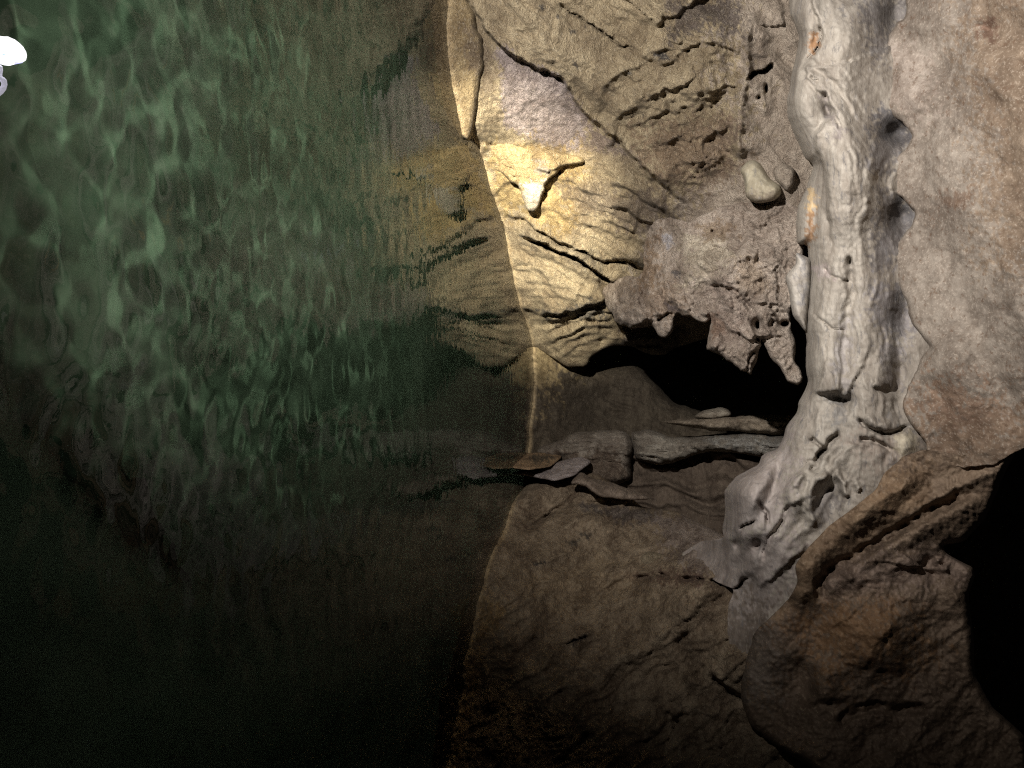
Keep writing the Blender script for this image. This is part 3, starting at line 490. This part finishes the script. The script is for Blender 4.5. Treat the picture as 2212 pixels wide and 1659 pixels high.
# ------------------------------------------------------------------ right buttress with its brown rib
but_poly = z6((1560, 1440), (1800, 1480), (2000, 1460), (2215, 1330)) + z7((1794, 30), (1700, 200), (1660, 300), (1600, 430), (1500, 540), (1390, 560), (1410, 600), (1480, 640), (1545, 670), (1550, 720), (1520, 800), (1530, 900), (1545, 1000), (1550, 1200), (1600, 1290), (1640, 1360), (1800, 1500), (1850, 1900), (900, 1900), (750, 1659), (580, 1560), (440, 1450), (395, 1310), (400, 1220), (420, 1100), (470, 980), (560, 900), (640, 815), (680, 740), (662, 660), (700, 605), (830, 465), (960, 370), (1060, 290), (1100, 210), (1200, 120))
rib_poly = z7((1330, 150), (1120, 210), (1030, 300), (780, 450), (620, 640), (650, 700), (560, 880), (560, 920), (660, 900), (760, 840), (790, 800), (770, 740), (800, 665), (950, 605), (1120, 480), (1220, 420), (1330, 330))
but_ctrl = [(1700, 1300, 4.85), (1600, 1400, 5.05), (1800, 1150, 4.6), (1800, 1400, 4.7), (2000, 1400, 4.6), (1800, 1659, 4.55), (2080, 1000, 4.20), (2100, 1600, 4.6), (1620, 1250, 5.0), (2000, 1150, 4.42), (1700, 1600, 4.8), (1950, 980, 4.34), (2060, 960, 4.19), (2180, 930, 3.96)]
CD_ = tps(col_ctrl)
but_ctrl += [(X, Y, float(CD_(np.array([X]), np.array([Y]))[0]) - .10) for X, Y in z7((420, 1150), (570, 900), (640, 815), (680, 740), (662, 660), (700, 605), (830, 465), (960, 370), (1060, 290), (1100, 210), (1200, 120))]
but_feats = [('bump', *z7((1330, 660))[0], 20, 26, 0, -0.16), ('bump', *z7((1100, 1000))[0], 120, 80, 0, 0.14), ('bump', *z7((720, 1150))[0], 40, 110, 14, -0.08), ('bump', *z7((560, 1150))[0], 34, 90, 10, 0.06),
    ('ridge', z7((1330, 170), (1150, 300), (980, 440), (800, 590), (722, 680), (725, 770), (640, 870)), 26, 0.10), ('ridge', z7((1600, 330), (1380, 430), (1200, 540), (1000, 660), (860, 720)), 24, 0.09), ('ridge', z7((1760, 120), (1560, 230), (1360, 330), (1180, 430)), 20, 0.06),
    ('crack', z7((1560, 280), (1330, 390), (1150, 500), (960, 620), (830, 680), (785, 750), (790, 830)), 15, 0.07), ('ridge', z7((800, 780), (900, 740), (1050, 720), (1200, 640), (1400, 620)), 18, 0.05), ('ridge', z7((1500, 760), (1300, 860), (1150, 1000), (1100, 1200)), 40, 0.08),
    ('crack', z7((880, 1450), (930, 1390), (1040, 1360), (1200, 1375), (1330, 1360)), 14, 0.06), ('ridge', z7((640, 1040), (800, 1180), (820, 1350)), 26, 0.08), ('step', z7((1440, 690), (1350, 690), (1300, 680), (1330, 640), (1380, 620)), 0.08, 60, 6)]
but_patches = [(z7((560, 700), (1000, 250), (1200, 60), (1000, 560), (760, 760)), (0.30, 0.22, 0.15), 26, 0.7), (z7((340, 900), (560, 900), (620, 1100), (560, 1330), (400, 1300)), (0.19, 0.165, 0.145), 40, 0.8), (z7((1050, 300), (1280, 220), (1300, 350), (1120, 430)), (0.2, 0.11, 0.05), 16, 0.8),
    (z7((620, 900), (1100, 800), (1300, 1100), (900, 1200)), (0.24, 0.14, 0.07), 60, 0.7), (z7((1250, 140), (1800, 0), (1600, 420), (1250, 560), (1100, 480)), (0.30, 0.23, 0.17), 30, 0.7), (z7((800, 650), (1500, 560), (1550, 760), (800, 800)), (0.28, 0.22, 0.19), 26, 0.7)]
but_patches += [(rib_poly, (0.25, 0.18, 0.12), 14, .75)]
but_patches = [(p_[0], tuple(0.72 * v_ for v_ in p_[1]), p_[2], p_[3]) for p_ in but_patches]     # darkened: the dim light there put into the colours
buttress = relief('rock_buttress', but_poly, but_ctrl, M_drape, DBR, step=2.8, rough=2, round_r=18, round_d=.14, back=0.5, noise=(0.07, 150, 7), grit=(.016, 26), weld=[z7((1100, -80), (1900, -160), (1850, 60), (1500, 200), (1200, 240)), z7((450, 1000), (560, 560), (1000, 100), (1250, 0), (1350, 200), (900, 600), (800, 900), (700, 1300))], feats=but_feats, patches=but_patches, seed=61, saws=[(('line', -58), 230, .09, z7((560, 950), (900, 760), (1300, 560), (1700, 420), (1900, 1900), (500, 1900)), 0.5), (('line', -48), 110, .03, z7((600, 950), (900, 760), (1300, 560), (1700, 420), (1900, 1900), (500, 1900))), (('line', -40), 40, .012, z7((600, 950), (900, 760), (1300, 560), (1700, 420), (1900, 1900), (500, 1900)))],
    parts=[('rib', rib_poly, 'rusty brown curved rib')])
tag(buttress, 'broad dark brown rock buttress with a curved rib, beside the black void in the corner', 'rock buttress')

# ------------------------------------------------------------------ hanging drapery and stalactites
STG = 'stalactites hanging over the dark recess'
drap_poly = z10((560, 250), (575, 380), (530, 480), (420, 450), (300, 500), (180, 560), (150, 600), (200, 700), (240, 790), (290, 850), (285, 890), (350, 940), (450, 962), (560, 955), (665, 935), (690, 990), (740, 1062), (790, 1068), (830, 1030), (878, 985), (862, 920), (870, 850), (895, 800), (930, 830), (960, 858), (1000, 845), (1060, 865), (1085, 885), (1130, 905), (1195, 930), (1222, 880), (1232, 850), (1225, 960), (1180, 1165), (1300, 1220), (1420, 1290), (1470, 1330), (1545, 1392), (1562, 1365), (1600, 1418), (1625, 1415), (1635, 1350), (1675, 1310), (1685, 1200), (1705, 1160), (1712, 1060), (1750, 1140), (1790, 1220), (1870, 1320), (1940, 1420), (1990, 1500), (2060, 1522), (2115, 1500), (2125, 1440), (2090, 1350), (2035, 1280), (2050, 1200), (2040, 1080), (2010, 1000), (2000, 960), (2005, 800), (2090, 700), (2140, 400), (2140, -150), (1900, -300), (1600, -260), (1300, -200), (1000, -60), (800, -120), (640, -60))
lump1 = z10((230, 790), (330, 760), (450, 770), (590, 780), (680, 860), (680, 1000), (200, 1000)); knob1 = z10((660, 870), (760, 860), (830, 815), (900, 830), (900, 1100), (660, 1100)); knob2 = z10((1050, 840), (1150, 790), (1228, 800), (1228, 960), (1050, 960))
finp = z10((1215, 800), (1300, 800), (1500, 950), (1640, 1010), (1712, 1040), (1720, 1450), (1100, 1450), (1150, 1000)); fingp = z10((1700, 960), (1800, 930), (1900, 960), (2030, 960), (2200, 1200), (2200, 1600), (1800, 1600), (1716, 1060))
drap = relief('flowstone_drapery', drap_poly,
    [(1480, 480, 5.68), (1400, 600, 6.0), (1350, 640, 6.5), (1370, 690, 6.25), (1430, 680, 5.7), (1440, 720, 5.65), (1560, 560, 5.3), (1600, 680, 5.18), (1700, 500, 5.15), (1700, 680, 5.05), (1640, 430, 5.4), (1520, 670, 5.45),
     (1560, 760, 5.12), (1620, 790, 5.08), (1680, 760, 5.0), (1720, 820, 4.98), (1400, 440, WD(1400, 440) + .08), (1450, 425, WD(1450, 425) + .05), (1500, 425, WD(1500, 425) + .04), (1550, 415, WD(1550, 415) + .04), (1600, 415, WD(1600, 415) + .04), (1700, 400, WD(1700, 400) + .03), (1390, 500, WD(1390, 500) + .10), (1340, 580, WD(1340, 580) + .10), (1300, 625, WD(1300, 625) + .05)],
    M_mauve, MAU, step=2.4, rough=6, weld=[z10((100, 450), (560, 100), (560, -400), (2300, -400), (2300, 60), (1000, 140), (640, 420), (480, 560), (200, 620))], round_r=22, round_d=.16, back=.25, noise=(.10, 64, 6), grit=(.04, 22), seed=71,
    feats=[('step', z10((1200, 490), (1380, 400), (1480, 280), (1560, 110), (1640, 0)), 0.14, 70, 6), ('ridge', z10((1330, 420), (1480, 290), (1600, 230), (1680, 270)), 14, 0.09), ('bump', *z10((1560, 420))[0], 34, 34, 0, 0.14),
        ('crack', z10((1240, 560), (1420, 580), (1560, 720), (1640, 820)), 5, 0.05), ('step', z10((1900, 720), (1760, 740), (1620, 720), (1480, 600)), 0.07, 40, 5), ('bump', *z10((800, 130))[0], 26, 26, 0, -0.10),
        ('bump', *z10((1100, 300))[0], 60, 60, 0, 0.10), ('crack', z10((740, 400), (760, 560), (780, 700)), 5, 0.06), ('ridge', z10((650, 640), (660, 740), (690, 860)), 10, 0.08), ('bump', *z10((840, 750))[0], 14, 10, 0, -0.12),
        ('bump', *z10((1600, 300))[0], 6, 6, 0, -0.06), ('bump', *z10((1245, 25))[0], 4, 4, 0, -0.12), ('ridge', z5((1840, 300), (1880, 280), (2000, 150)), 14, 0.10), ('bump', *z10((1850, 200))[0], 30, 50, 20, 0.09),
        ('step', z10((560, 560), (530, 660), (540, 740), (600, 800), (680, 900)), 0.14, 70, 6), ('step', z10((270, 820), (380, 770), (520, 770), (640, 830)), 0.12, 50, 5), ('crack', z10((720, 880), (760, 870), (820, 830), (880, 840)), 4, 0.10),
        ('step', z10((1080, 850), (1130, 810), (1210, 800)), 0.06, 30, 4), ('step', z10((1238, 840), (1300, 850), (1420, 980), (1560, 1060), (1640, 1120))[::-1], 0.09, 80, 5), ('crack', z10((1480, 1000), (1560, 1070), (1640, 1120)), 4, 0.06),
        ('crack', z10((1590, 1400), (1600, 1270), (1640, 1200)), 4, 0.08), ('bump', *z10((1680, 1075))[0], 8, 6, 0, -0.2), ('step', z10((1700, 1080), (1680, 940), (1720, 840), (1800, 760)), 0.09, 60, 5), ('crack', z10((1800, 960), (1810, 910), (1850, 880)), 4, 0.08),
        ('crack', z10((380, 520), (420, 600), (400, 700)), 6, 0.06), ('crack', z10((300, 560), (330, 700), (420, 760)), 6, 0.05)],
    strata=[(62, 150, 22, .012)], saws=[(('line', 58), 110, 0.14, z10((560, 200), (2000, 200), (2200, 1500), (1100, 1500), (500, 900)), 0.5), (('line', 55), 46, 0.05, z10((560, 300), (2100, 300), (2200, 1500), (1100, 1500), (500, 900))), (('line', 62), 16, 0.02, z10((560, 300), (2100, 300), (2200, 1500), (1100, 1500), (500, 900)))],
    patches=[(z10((520, 560), (900, 450), (950, 860), (700, 830)), (0.36, 0.28, 0.215), 26, 0.7), (z10((960, 40), (1380, 80), (1460, 260), (1250, 470), (1100, 520), (940, 540), (960, 300)), (0.64, 0.60, 0.50), 22, 0.8), (z10((740, 60), (840, 40), (860, 160), (800, 220)), (0.5, 0.51, 0.57), 6, 0.9),
        (z10((840, 400), (930, 400), (920, 480), (860, 470)), (0.15, 0.15, 0.17), 7, 0.8), (z10((800, 720), (900, 740), (890, 800), (810, 790)), (0.14, 0.125, 0.14), 8, 0.8),
        (z10((1440, 320), (1680, 300), (1750, 560), (1500, 600)), (0.50, 0.42, 0.335), 20, 0.7), (z10((180, 500), (560, 470), (600, 720), (300, 760)), (0.33, 0.28, 0.24), 20, 0.7), (z10((560, 60), (720, 60), (700, 560), (520, 560)), (0.36, 0.265, 0.18), 20, 0.7),
        (z10((1235, 845), (1300, 860), (1400, 1000), (1300, 1040), (1230, 1000)), (0.32, 0.19, 0.11), 12, 0.85), (z10((1600, 1200), (1680, 1150), (1680, 1300), (1620, 1360)), (0.24, 0.19, 0.15), 8, 0.7), (z10((1080, 0), (1400, -60), (1500, 60), (1200, 110)), (0.33, 0.25, 0.175), 16, 0.7), (z10((1240, 480), (1400, 520), (1640, 820), (1560, 1100), (1300, 1150), (1240, 900)), (0.50, 0.43, 0.40), 24, 0.5)],
    holes=[z10((1650, 900), (1690, 890), (1700, 990), (1660, 960)), z10((1890, 915), (1930, 890), (1985, 900), (1975, 945), (1920, 950))],
    parts=[('stalactite', lump1, 'wide rounded stalactite stub'), ('stalactite', knob1, 'blunt stalactite with a cracked neck'), ('stalactite', knob2, 'smallest pale stalactite nub'), ('stalactite', finp, 'broad stalactite fin with a ragged tip and rust stain'), ('stalactite', fingp, 'long finger shaped stalactite with a round tip')])
tag(drap, 'mauve grey crusted flowstone mass with stalactites, hanging over the black recess', 'flowstone')

# pale bulge and its neighbour
kn = relief('rock_bulge', z4((20, 1105), (60, 1060), (110, 1035), (160, 1070), (180, 1110), (220, 1170), (290, 1210), (298, 1265), (250, 1310), (170, 1330), (110, 1325), (60, 1285), (55, 1210), (40, 1150)), [(1640, 400, 4.98), (1620, 360, 5.1), (1680, 410, 5.0), (1640, 430, 5.0)], M_flow, (0.36, 0.34, 0.265), rough=2.5, round_r=13, round_d=.14, back=.25, noise=(.05, 46, 6), grit=(.012, 18), seed=81,
    feats=[('bump', *z4((250, 1240))[0], 12, 10, 0, 0.05)], patches=[(z4((60, 1260), (260, 1260), (250, 1340), (60, 1330)), (0.25, 0.22, 0.18), 10, .7)])
tag(kn, 'smooth pale greenish bulge of rock jutting from the wall beside the column', 'rock bulge')
kn = relief('rock_bulge', z4((230, 1110), (290, 1060), (370, 1090), (385, 1130), (375, 1220), (330, 1260), (300, 1220), (250, 1180)), [(1690, 370, 5.0), (1710, 390, 4.98), (1700, 400, 5.0)], M_mauve, (0.42, 0.38, 0.33), rough=1.5, round_r=14, round_d=.12, back=.2, noise=(.05, 40, 6), seed=82)
tag(kn, 'small grey beige bulge of rock tucked behind the smooth pale greenish knob', 'rock bulge')

# tongue of rock low on the lit wall, thin slab in the water
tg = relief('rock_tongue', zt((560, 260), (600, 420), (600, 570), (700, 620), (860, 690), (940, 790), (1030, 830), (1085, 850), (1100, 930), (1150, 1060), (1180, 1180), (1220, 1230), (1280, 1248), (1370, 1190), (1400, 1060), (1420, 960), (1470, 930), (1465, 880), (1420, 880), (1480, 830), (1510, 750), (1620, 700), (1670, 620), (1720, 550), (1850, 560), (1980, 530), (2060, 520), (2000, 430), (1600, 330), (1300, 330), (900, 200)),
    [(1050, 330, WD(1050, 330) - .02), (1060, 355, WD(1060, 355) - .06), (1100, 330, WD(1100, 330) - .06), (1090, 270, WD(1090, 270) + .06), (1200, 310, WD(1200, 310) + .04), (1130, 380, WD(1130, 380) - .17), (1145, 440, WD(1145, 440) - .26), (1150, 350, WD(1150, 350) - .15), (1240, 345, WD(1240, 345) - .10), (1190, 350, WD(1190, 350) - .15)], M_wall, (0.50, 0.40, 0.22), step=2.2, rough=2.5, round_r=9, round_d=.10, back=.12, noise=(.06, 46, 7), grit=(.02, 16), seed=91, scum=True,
    feats=[('step', zt((1310, 590), (1420, 650), (1500, 680), (1560, 640), (1700, 540))[::-1], 0.05, 30, 3), ('crack', zt((860, 640), (1000, 720), (1150, 740), (1290, 750)), 2.5, 0.03), ('crack', zt((640, 330), (800, 480), (880, 570), (1050, 660)), 3, 0.03)],
    patches=[(zt((1080, 800), (1480, 790), (1460, 960), (1400, 1190), (1280, 1260), (1180, 1200)), (0.72, 0.68, 0.58), 8, 0.9), (zt((1330, 500), (1500, 500), (1500, 660), (1350, 600)), (0.45, 0.43, 0.38), 10, 0.8)])  # tip patch near white: torch overexposure put into the colour
tag(tg, 'brightly lit tongue of rock with a white tip, hanging just above the water line', 'rock tongue')
sl = relief('rock_slab', S((860, -150), (900, 100), (930, 280)) + z3((130, 850), (235, 885), (262, 800), (290, 640), (305, 500), (330, 420), (320, 230), (285, 200), (275, 90), (215, -30), (150, -400)), [(977, 0, 4.92), (985, 200, 5.05), (1010, 290, 5.3), (1030, 60, 4.86), (1040, 110, 4.93), (1025, 220, 5.12), (900, 0, 4.8), (980, -150, 4.85)], M_wall, (0.34, 0.27, 0.16), rough=2, round_r=16, round_d=.16, back=.18, noise=(.04, 60, 5), seed=92, scum=True, strata=[(75, 160, 18, .02)],
    patches=[(z3((200, 150), (290, 220), (300, 480), (240, 420)), (0.23, 0.185, 0.135), 12, .8)])
tag(sl, 'thin upright brown slab of rock standing in the water in front of the lit wall', 'rock slab')

# ------------------------------------------------------------------ broken ledge and stones at the back of the pool
LG = 'broken ledges across the dark recess'
lg = relief('rock_ledge', z8((975, 180), (1050, 165), (1120, 160), (1190, 158), (1330, 150), (1560, 145), (1560, 240), (1400, 228), (1290, 215), (1190, 212), (1110, 198)), [(1450, 915, 7.6), (1600, 920, 7.2), (1700, 920, 7.0), (1500, 925, 7.5)], M_mauve, (0.40, 0.35, 0.28), rough=5, round_r=16, round_d=.3, back=.4, noise=(.10, 60, 6), grit=(.04, 20), strata=[(3, 150, 14, .06)], saws=[(('line', 4), 22, .09, S((1100, 850), (1750, 850), (1750, 1060), (1100, 1060)))], seed=101)
tag(lg, 'upper grey brown ledge with a splintered pointed end, crossing the dark recess', 'rock ledge', LG)
lg = relief('rock_flake', z8((1120, 152), (1165, 128), (1230, 112), (1270, 120), (1292, 145), (1240, 160), (1180, 165)), [(1530, 890, 7.4), (1500, 900, 7.4), (1560, 895, 7.35)], M_mauve, (0.52, 0.49, 0.42), rough=4, round_r=10, round_d=.15, back=.2, noise=(.04, 40, 5), seed=102)
tag(lg, 'small pale flake of rock resting on the upper ledge', 'rock flake')
lg = relief('rock_ledge', z8((850, 222), (920, 207), (970, 217), (1010, 240), (1100, 242), (1300, 228), (1560, 240), (1560, 322), (1420, 327), (1320, 310), (1180, 300), (1050, 345), (960, 362), (870, 330)), [(1400, 960, 7.6), (1500, 965, 7.4), (1680, 960, 6.9), (1380, 980, 7.65)], M_mauve, (0.38, 0.36, 0.32), rough=5, round_r=18, round_d=.3, back=.4, noise=(.12, 60, 6), grit=(.04, 20), strata=[(4, 130, 16, .07)], saws=[(('line', 4), 22, .09, S((1100, 850), (1750, 850), (1750, 1060), (1100, 1060)))], seed=103,
    patches=[(z8((1180, 250), (1524, 240), (1524, 320), (1250, 290)), (0.40, 0.42, 0.42), 14, .7)])
tag(lg, 'lower long grey ledge with splintered layers, under the pointed one', 'rock ledge', LG)
lg = relief('rock_ledge', z8((420, 302), (480, 275), (560, 252), (572, 237), (620, 220), (720, 210), (800, 212), (850, 225), (868, 280), (855, 330), (860, 420), (760, 460), (640, 420), (560, 350), (480, 340)), [(1180, 970, 8.1), (1250, 950, 7.9), (1350, 950, 7.75), (1330, 1000, 7.75), (1250, 990, 7.9)], M_mauve, (0.37, 0.34, 0.30), rough=4, round_r=24, round_d=.35, back=.4, noise=(.12, 60, 6), grit=(.04, 20), strata=[(0, 150, 22, .05)], saws=[(('line', 4), 22, .09, S((1100, 850), (1750, 850), (1750, 1060), (1100, 1060)))], seed=104,
    patches=[(z8((480, 310), (760, 300), (900, 400), (700, 480), (560, 360)), (0.17, 0.13, 0.10), 14, .85)])
tag(lg, 'rounded log like grey ledge with a blunt end, nearest the water line', 'rock ledge', LG)
bo = relief('boulder', z8((300, 318), (365, 308), (410, 305), (500, 306), (565, 322), (510, 368), (420, 382), (365, 376), (300, 366)), [(1110, 995, 7.6), (1160, 995, 7.6), (1210, 990, 7.75)], M_wall, (0.56, 0.40, 0.25), rough=2, round_r=12, round_d=.14, back=.3, noise=(.05, 40, 6), seed=105, patches=[(z8((430, 320), (520, 325), (500, 350), (440, 345)), (0.08, 0.075, 0.06), 8, .85)])
tag(bo, 'rounded orange brown boulder at the far water line, mirrored in the pool', 'boulder')
bo = relief('boulder', z8((340, 385), (385, 383), (480, 362), (640, 322), (690, 345), (610, 408), (530, 431), (440, 412), (360, 400)), [(1130, 1020, 7.45), (1200, 1015, 7.4), (1260, 1000, 7.5)], M_mauve, (0.46, 0.42, 0.43), rough=2, round_r=12, round_d=.14, back=.3, noise=(.05, 40, 6), seed=106)
tag(bo, 'smooth purple grey slab like boulder below the orange brown boulder', 'boulder')
fl = relief('rock_flake', z8((590, 440), (640, 390), (700, 420), (780, 440), (860, 470), (950, 500), (960, 508), (860, 512), (760, 500), (720, 500), (660, 450)), [(1260, 1040, 7.1), (1340, 1065, 7.0), (1400, 1075, 7.0)], M_dark, (0.25, 0.205, 0.17), rough=4, round_r=12, round_d=.15, back=.15, noise=(.10, 40, 6), grit=(.04, 16), seed=107)
tag(fl, 'jagged brown flake of rock jutting over the top of the brown slope', 'rock flake')
bo = relief('stone', z9((1215, 1400), (1250, 1360), (1330, 1340), (1390, 1360), (1445, 1380), (1400, 1430), (1370, 1470), (1290, 1500), (1225, 1470)), [(1400, 1210, 6.3), (1430, 1200, 6.2), (1400, 1220, 6.3)], M_mauve, (0.44, 0.39, 0.29), rough=2, round_r=16, round_d=.16, back=.16, noise=(.03, 30, 5), seed=108)
tag(bo, 'pale yellowish stone lodged in the brown slope under the buttress', 'stone')

# ------------------------------------------------------------------ water and bed
rng = np.random.default_rng(5)
def grid(name, xs, ys, zf, mat, kind):
    X, Y = np.meshgrid(xs, ys); Z = zf(X, Y); h, w = X.shape
    v = np.stack([X, Y, Z], -1).reshape(-1, 3); i = np.arange(h * w).reshape(h, w)
    f = np.stack([i[:-1, :-1], i[:-1, 1:], i[1:, 1:], i[1:, :-1]], -1).reshape(-1, 4)
    return tag(mesh_obj(name, v, f.tolist(), mat), kind=kind)
waves = [(rng.uniform(.06, .20), math.pi / 2 + rng.normal(0, 0.8), rng.uniform(0, 6.28)) for _ in range(80)]
def wave(X, Y):
    Z = np.zeros_like(X); sl = 0.040 * math.sqrt(2 / len(waves))
    for lam, th, ph in waves:
        k = 2 * math.pi / lam; Z += (1 if lam > .13 else 1 - sstep(2.4, 3.3, Y)) * sl / k * np.sin(k * (X * math.cos(th) + Y * math.sin(th)) + ph)
    return Z * (1 - 0.84 * sstep(2.8, 5.2, Y))       # the far end of the pool lies still
m = bpy.data.materials.new('pool_water'); m.use_nodes = True; nt = m.node_tree; nt.nodes.clear(); N = nt.nodes; L = nt.links
g = N.new('ShaderNodeBsdfGlass'); g.inputs['IOR'].default_value = 1.37; g.inputs['Roughness'].default_value = 0.0; g.inputs['Color'].default_value = (1, 1, 1, 1)
o_ = N.new('ShaderNodeOutputMaterial'); L.new(g.outputs[0], o_.inputs[0])
ge = N.new('ShaderNodeNewGeometry'); nz = N.new('ShaderNodeTexNoise'); nz.inputs['Scale'].default_value = 14; nz.inputs['Detail'].default_value = 1
L.new(ge.outputs['Position'], nz.inputs['Vector'])
bp = N.new('ShaderNodeBump'); bp.inputs['Strength'].default_value = 0.5; bp.inputs['Distance'].default_value = 0.0025
L.new(nz.outputs['Fac'], bp.inputs['Height']); L.new(bp.outputs[0], g.inputs['Normal'])
ys = np.concatenate([np.arange(0.6, 3.4, 0.0135), np.arange(3.4, 10.6, 0.03)])
water = grid('water', np.arange(-4.0, 3.6, 0.0145), ys, wave, m, 'structure')
water.cycles.is_caustics_caster = True
mb = bpy.data.materials.new('green_silt'); mb.use_nodes = True; nt = mb.node_tree; N = nt.nodes; L = nt.links
b = N['Principled BSDF']; b.inputs['Roughness'].default_value = 1.0; b.inputs['Specular IOR Level'].default_value = 0
ge = N.new('ShaderNodeNewGeometry'); nz = N.new('ShaderNodeTexNoise'); nz.inputs['Scale'].default_value = 2.2; nz.inputs['Detail'].default_value = 6; L.new(ge.outputs['Position'], nz.inputs['Vector'])
cr = N.new('ShaderNodeValToRGB'); cr.color_ramp.elements[0].color = (0.155, 0.255, 0.16, 1); cr.color_ramp.elements[1].color = (0.235, 0.345, 0.225, 1); cr.color_ramp.elements[0].position = .3; cr.color_ramp.elements[1].position = .7
L.new(nz.outputs['Fac'], cr.inputs[0]); L.new(cr.outputs[0], b.inputs['Base Color'])
bed = grid('lake_bed', np.arange(-6, 6.01, 0.08), np.arange(-1, 12, 0.08), lambda X, Y: -1.2 - 0.1 * np.clip(Y - 1, 0, 6) + 0.10 * fbm(X * 1.3, Y * 1.3, 5, 4), mb, 'structure')
bed.cycles.is_caustics_receiver = True

# ------------------------------------------------------------------ glaring reflection at the near edge of the water, as a glowing mesh
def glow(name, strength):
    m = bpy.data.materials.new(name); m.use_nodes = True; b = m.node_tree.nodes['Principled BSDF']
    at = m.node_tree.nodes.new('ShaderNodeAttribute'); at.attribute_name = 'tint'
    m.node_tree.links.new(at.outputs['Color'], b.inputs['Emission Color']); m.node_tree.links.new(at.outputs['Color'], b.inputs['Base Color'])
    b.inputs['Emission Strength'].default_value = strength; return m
glint = relief('water_glint', z1((-90, 430), (0, 468), (100, 482), (200, 510), (270, 570), (320, 640), (358, 720), (350, 795), (280, 825), (190, 845), (120, 865), (60, 850), (0, 830), (-90, 820)), [(0, 100, 1.42), (30, 110, 1.42), (50, 120, 1.43), (20, 140, 1.43)], glow('white_glare', 1.6), (0.98, 0.98, 1.0), step=1.0, rough=4, round_r=14, round_d=.02, back=.03, noise=(.003, 20, 3), seed=111,  # glowing mesh in the shape of a light's reflection on the water
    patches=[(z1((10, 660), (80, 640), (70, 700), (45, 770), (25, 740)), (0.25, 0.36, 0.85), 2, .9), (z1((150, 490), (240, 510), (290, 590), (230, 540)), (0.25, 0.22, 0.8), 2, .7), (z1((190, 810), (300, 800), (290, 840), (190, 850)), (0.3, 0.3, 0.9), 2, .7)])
tag(glint, 'glaring white reflection with blue fringes on the dark water in the photo corner', 'glint')
relief('glint_hook', z1((-90, 830), (0, 830), (40, 860), (45, 930), (15, 1010), (60, 1005), (95, 1040), (102, 1110), (85, 1180), (40, 1225), (0, 1262), (-90, 1290)), [(0, 160, 1.43), (10, 180, 1.43), (5, 200, 1.44)], glow('hook_glare', 0.45), (0.75, 0.73, 0.85), step=1.0, rough=1, round_r=7, round_d=.01, back=.012, noise=(.002, 20, 3), seed=112, parent=glint, holes=[z1((-60, 1040), (10, 1050), (22, 1090), (5, 1140), (-60, 1160))])  # hooked lower blob of the same reflection, also a glowing mesh
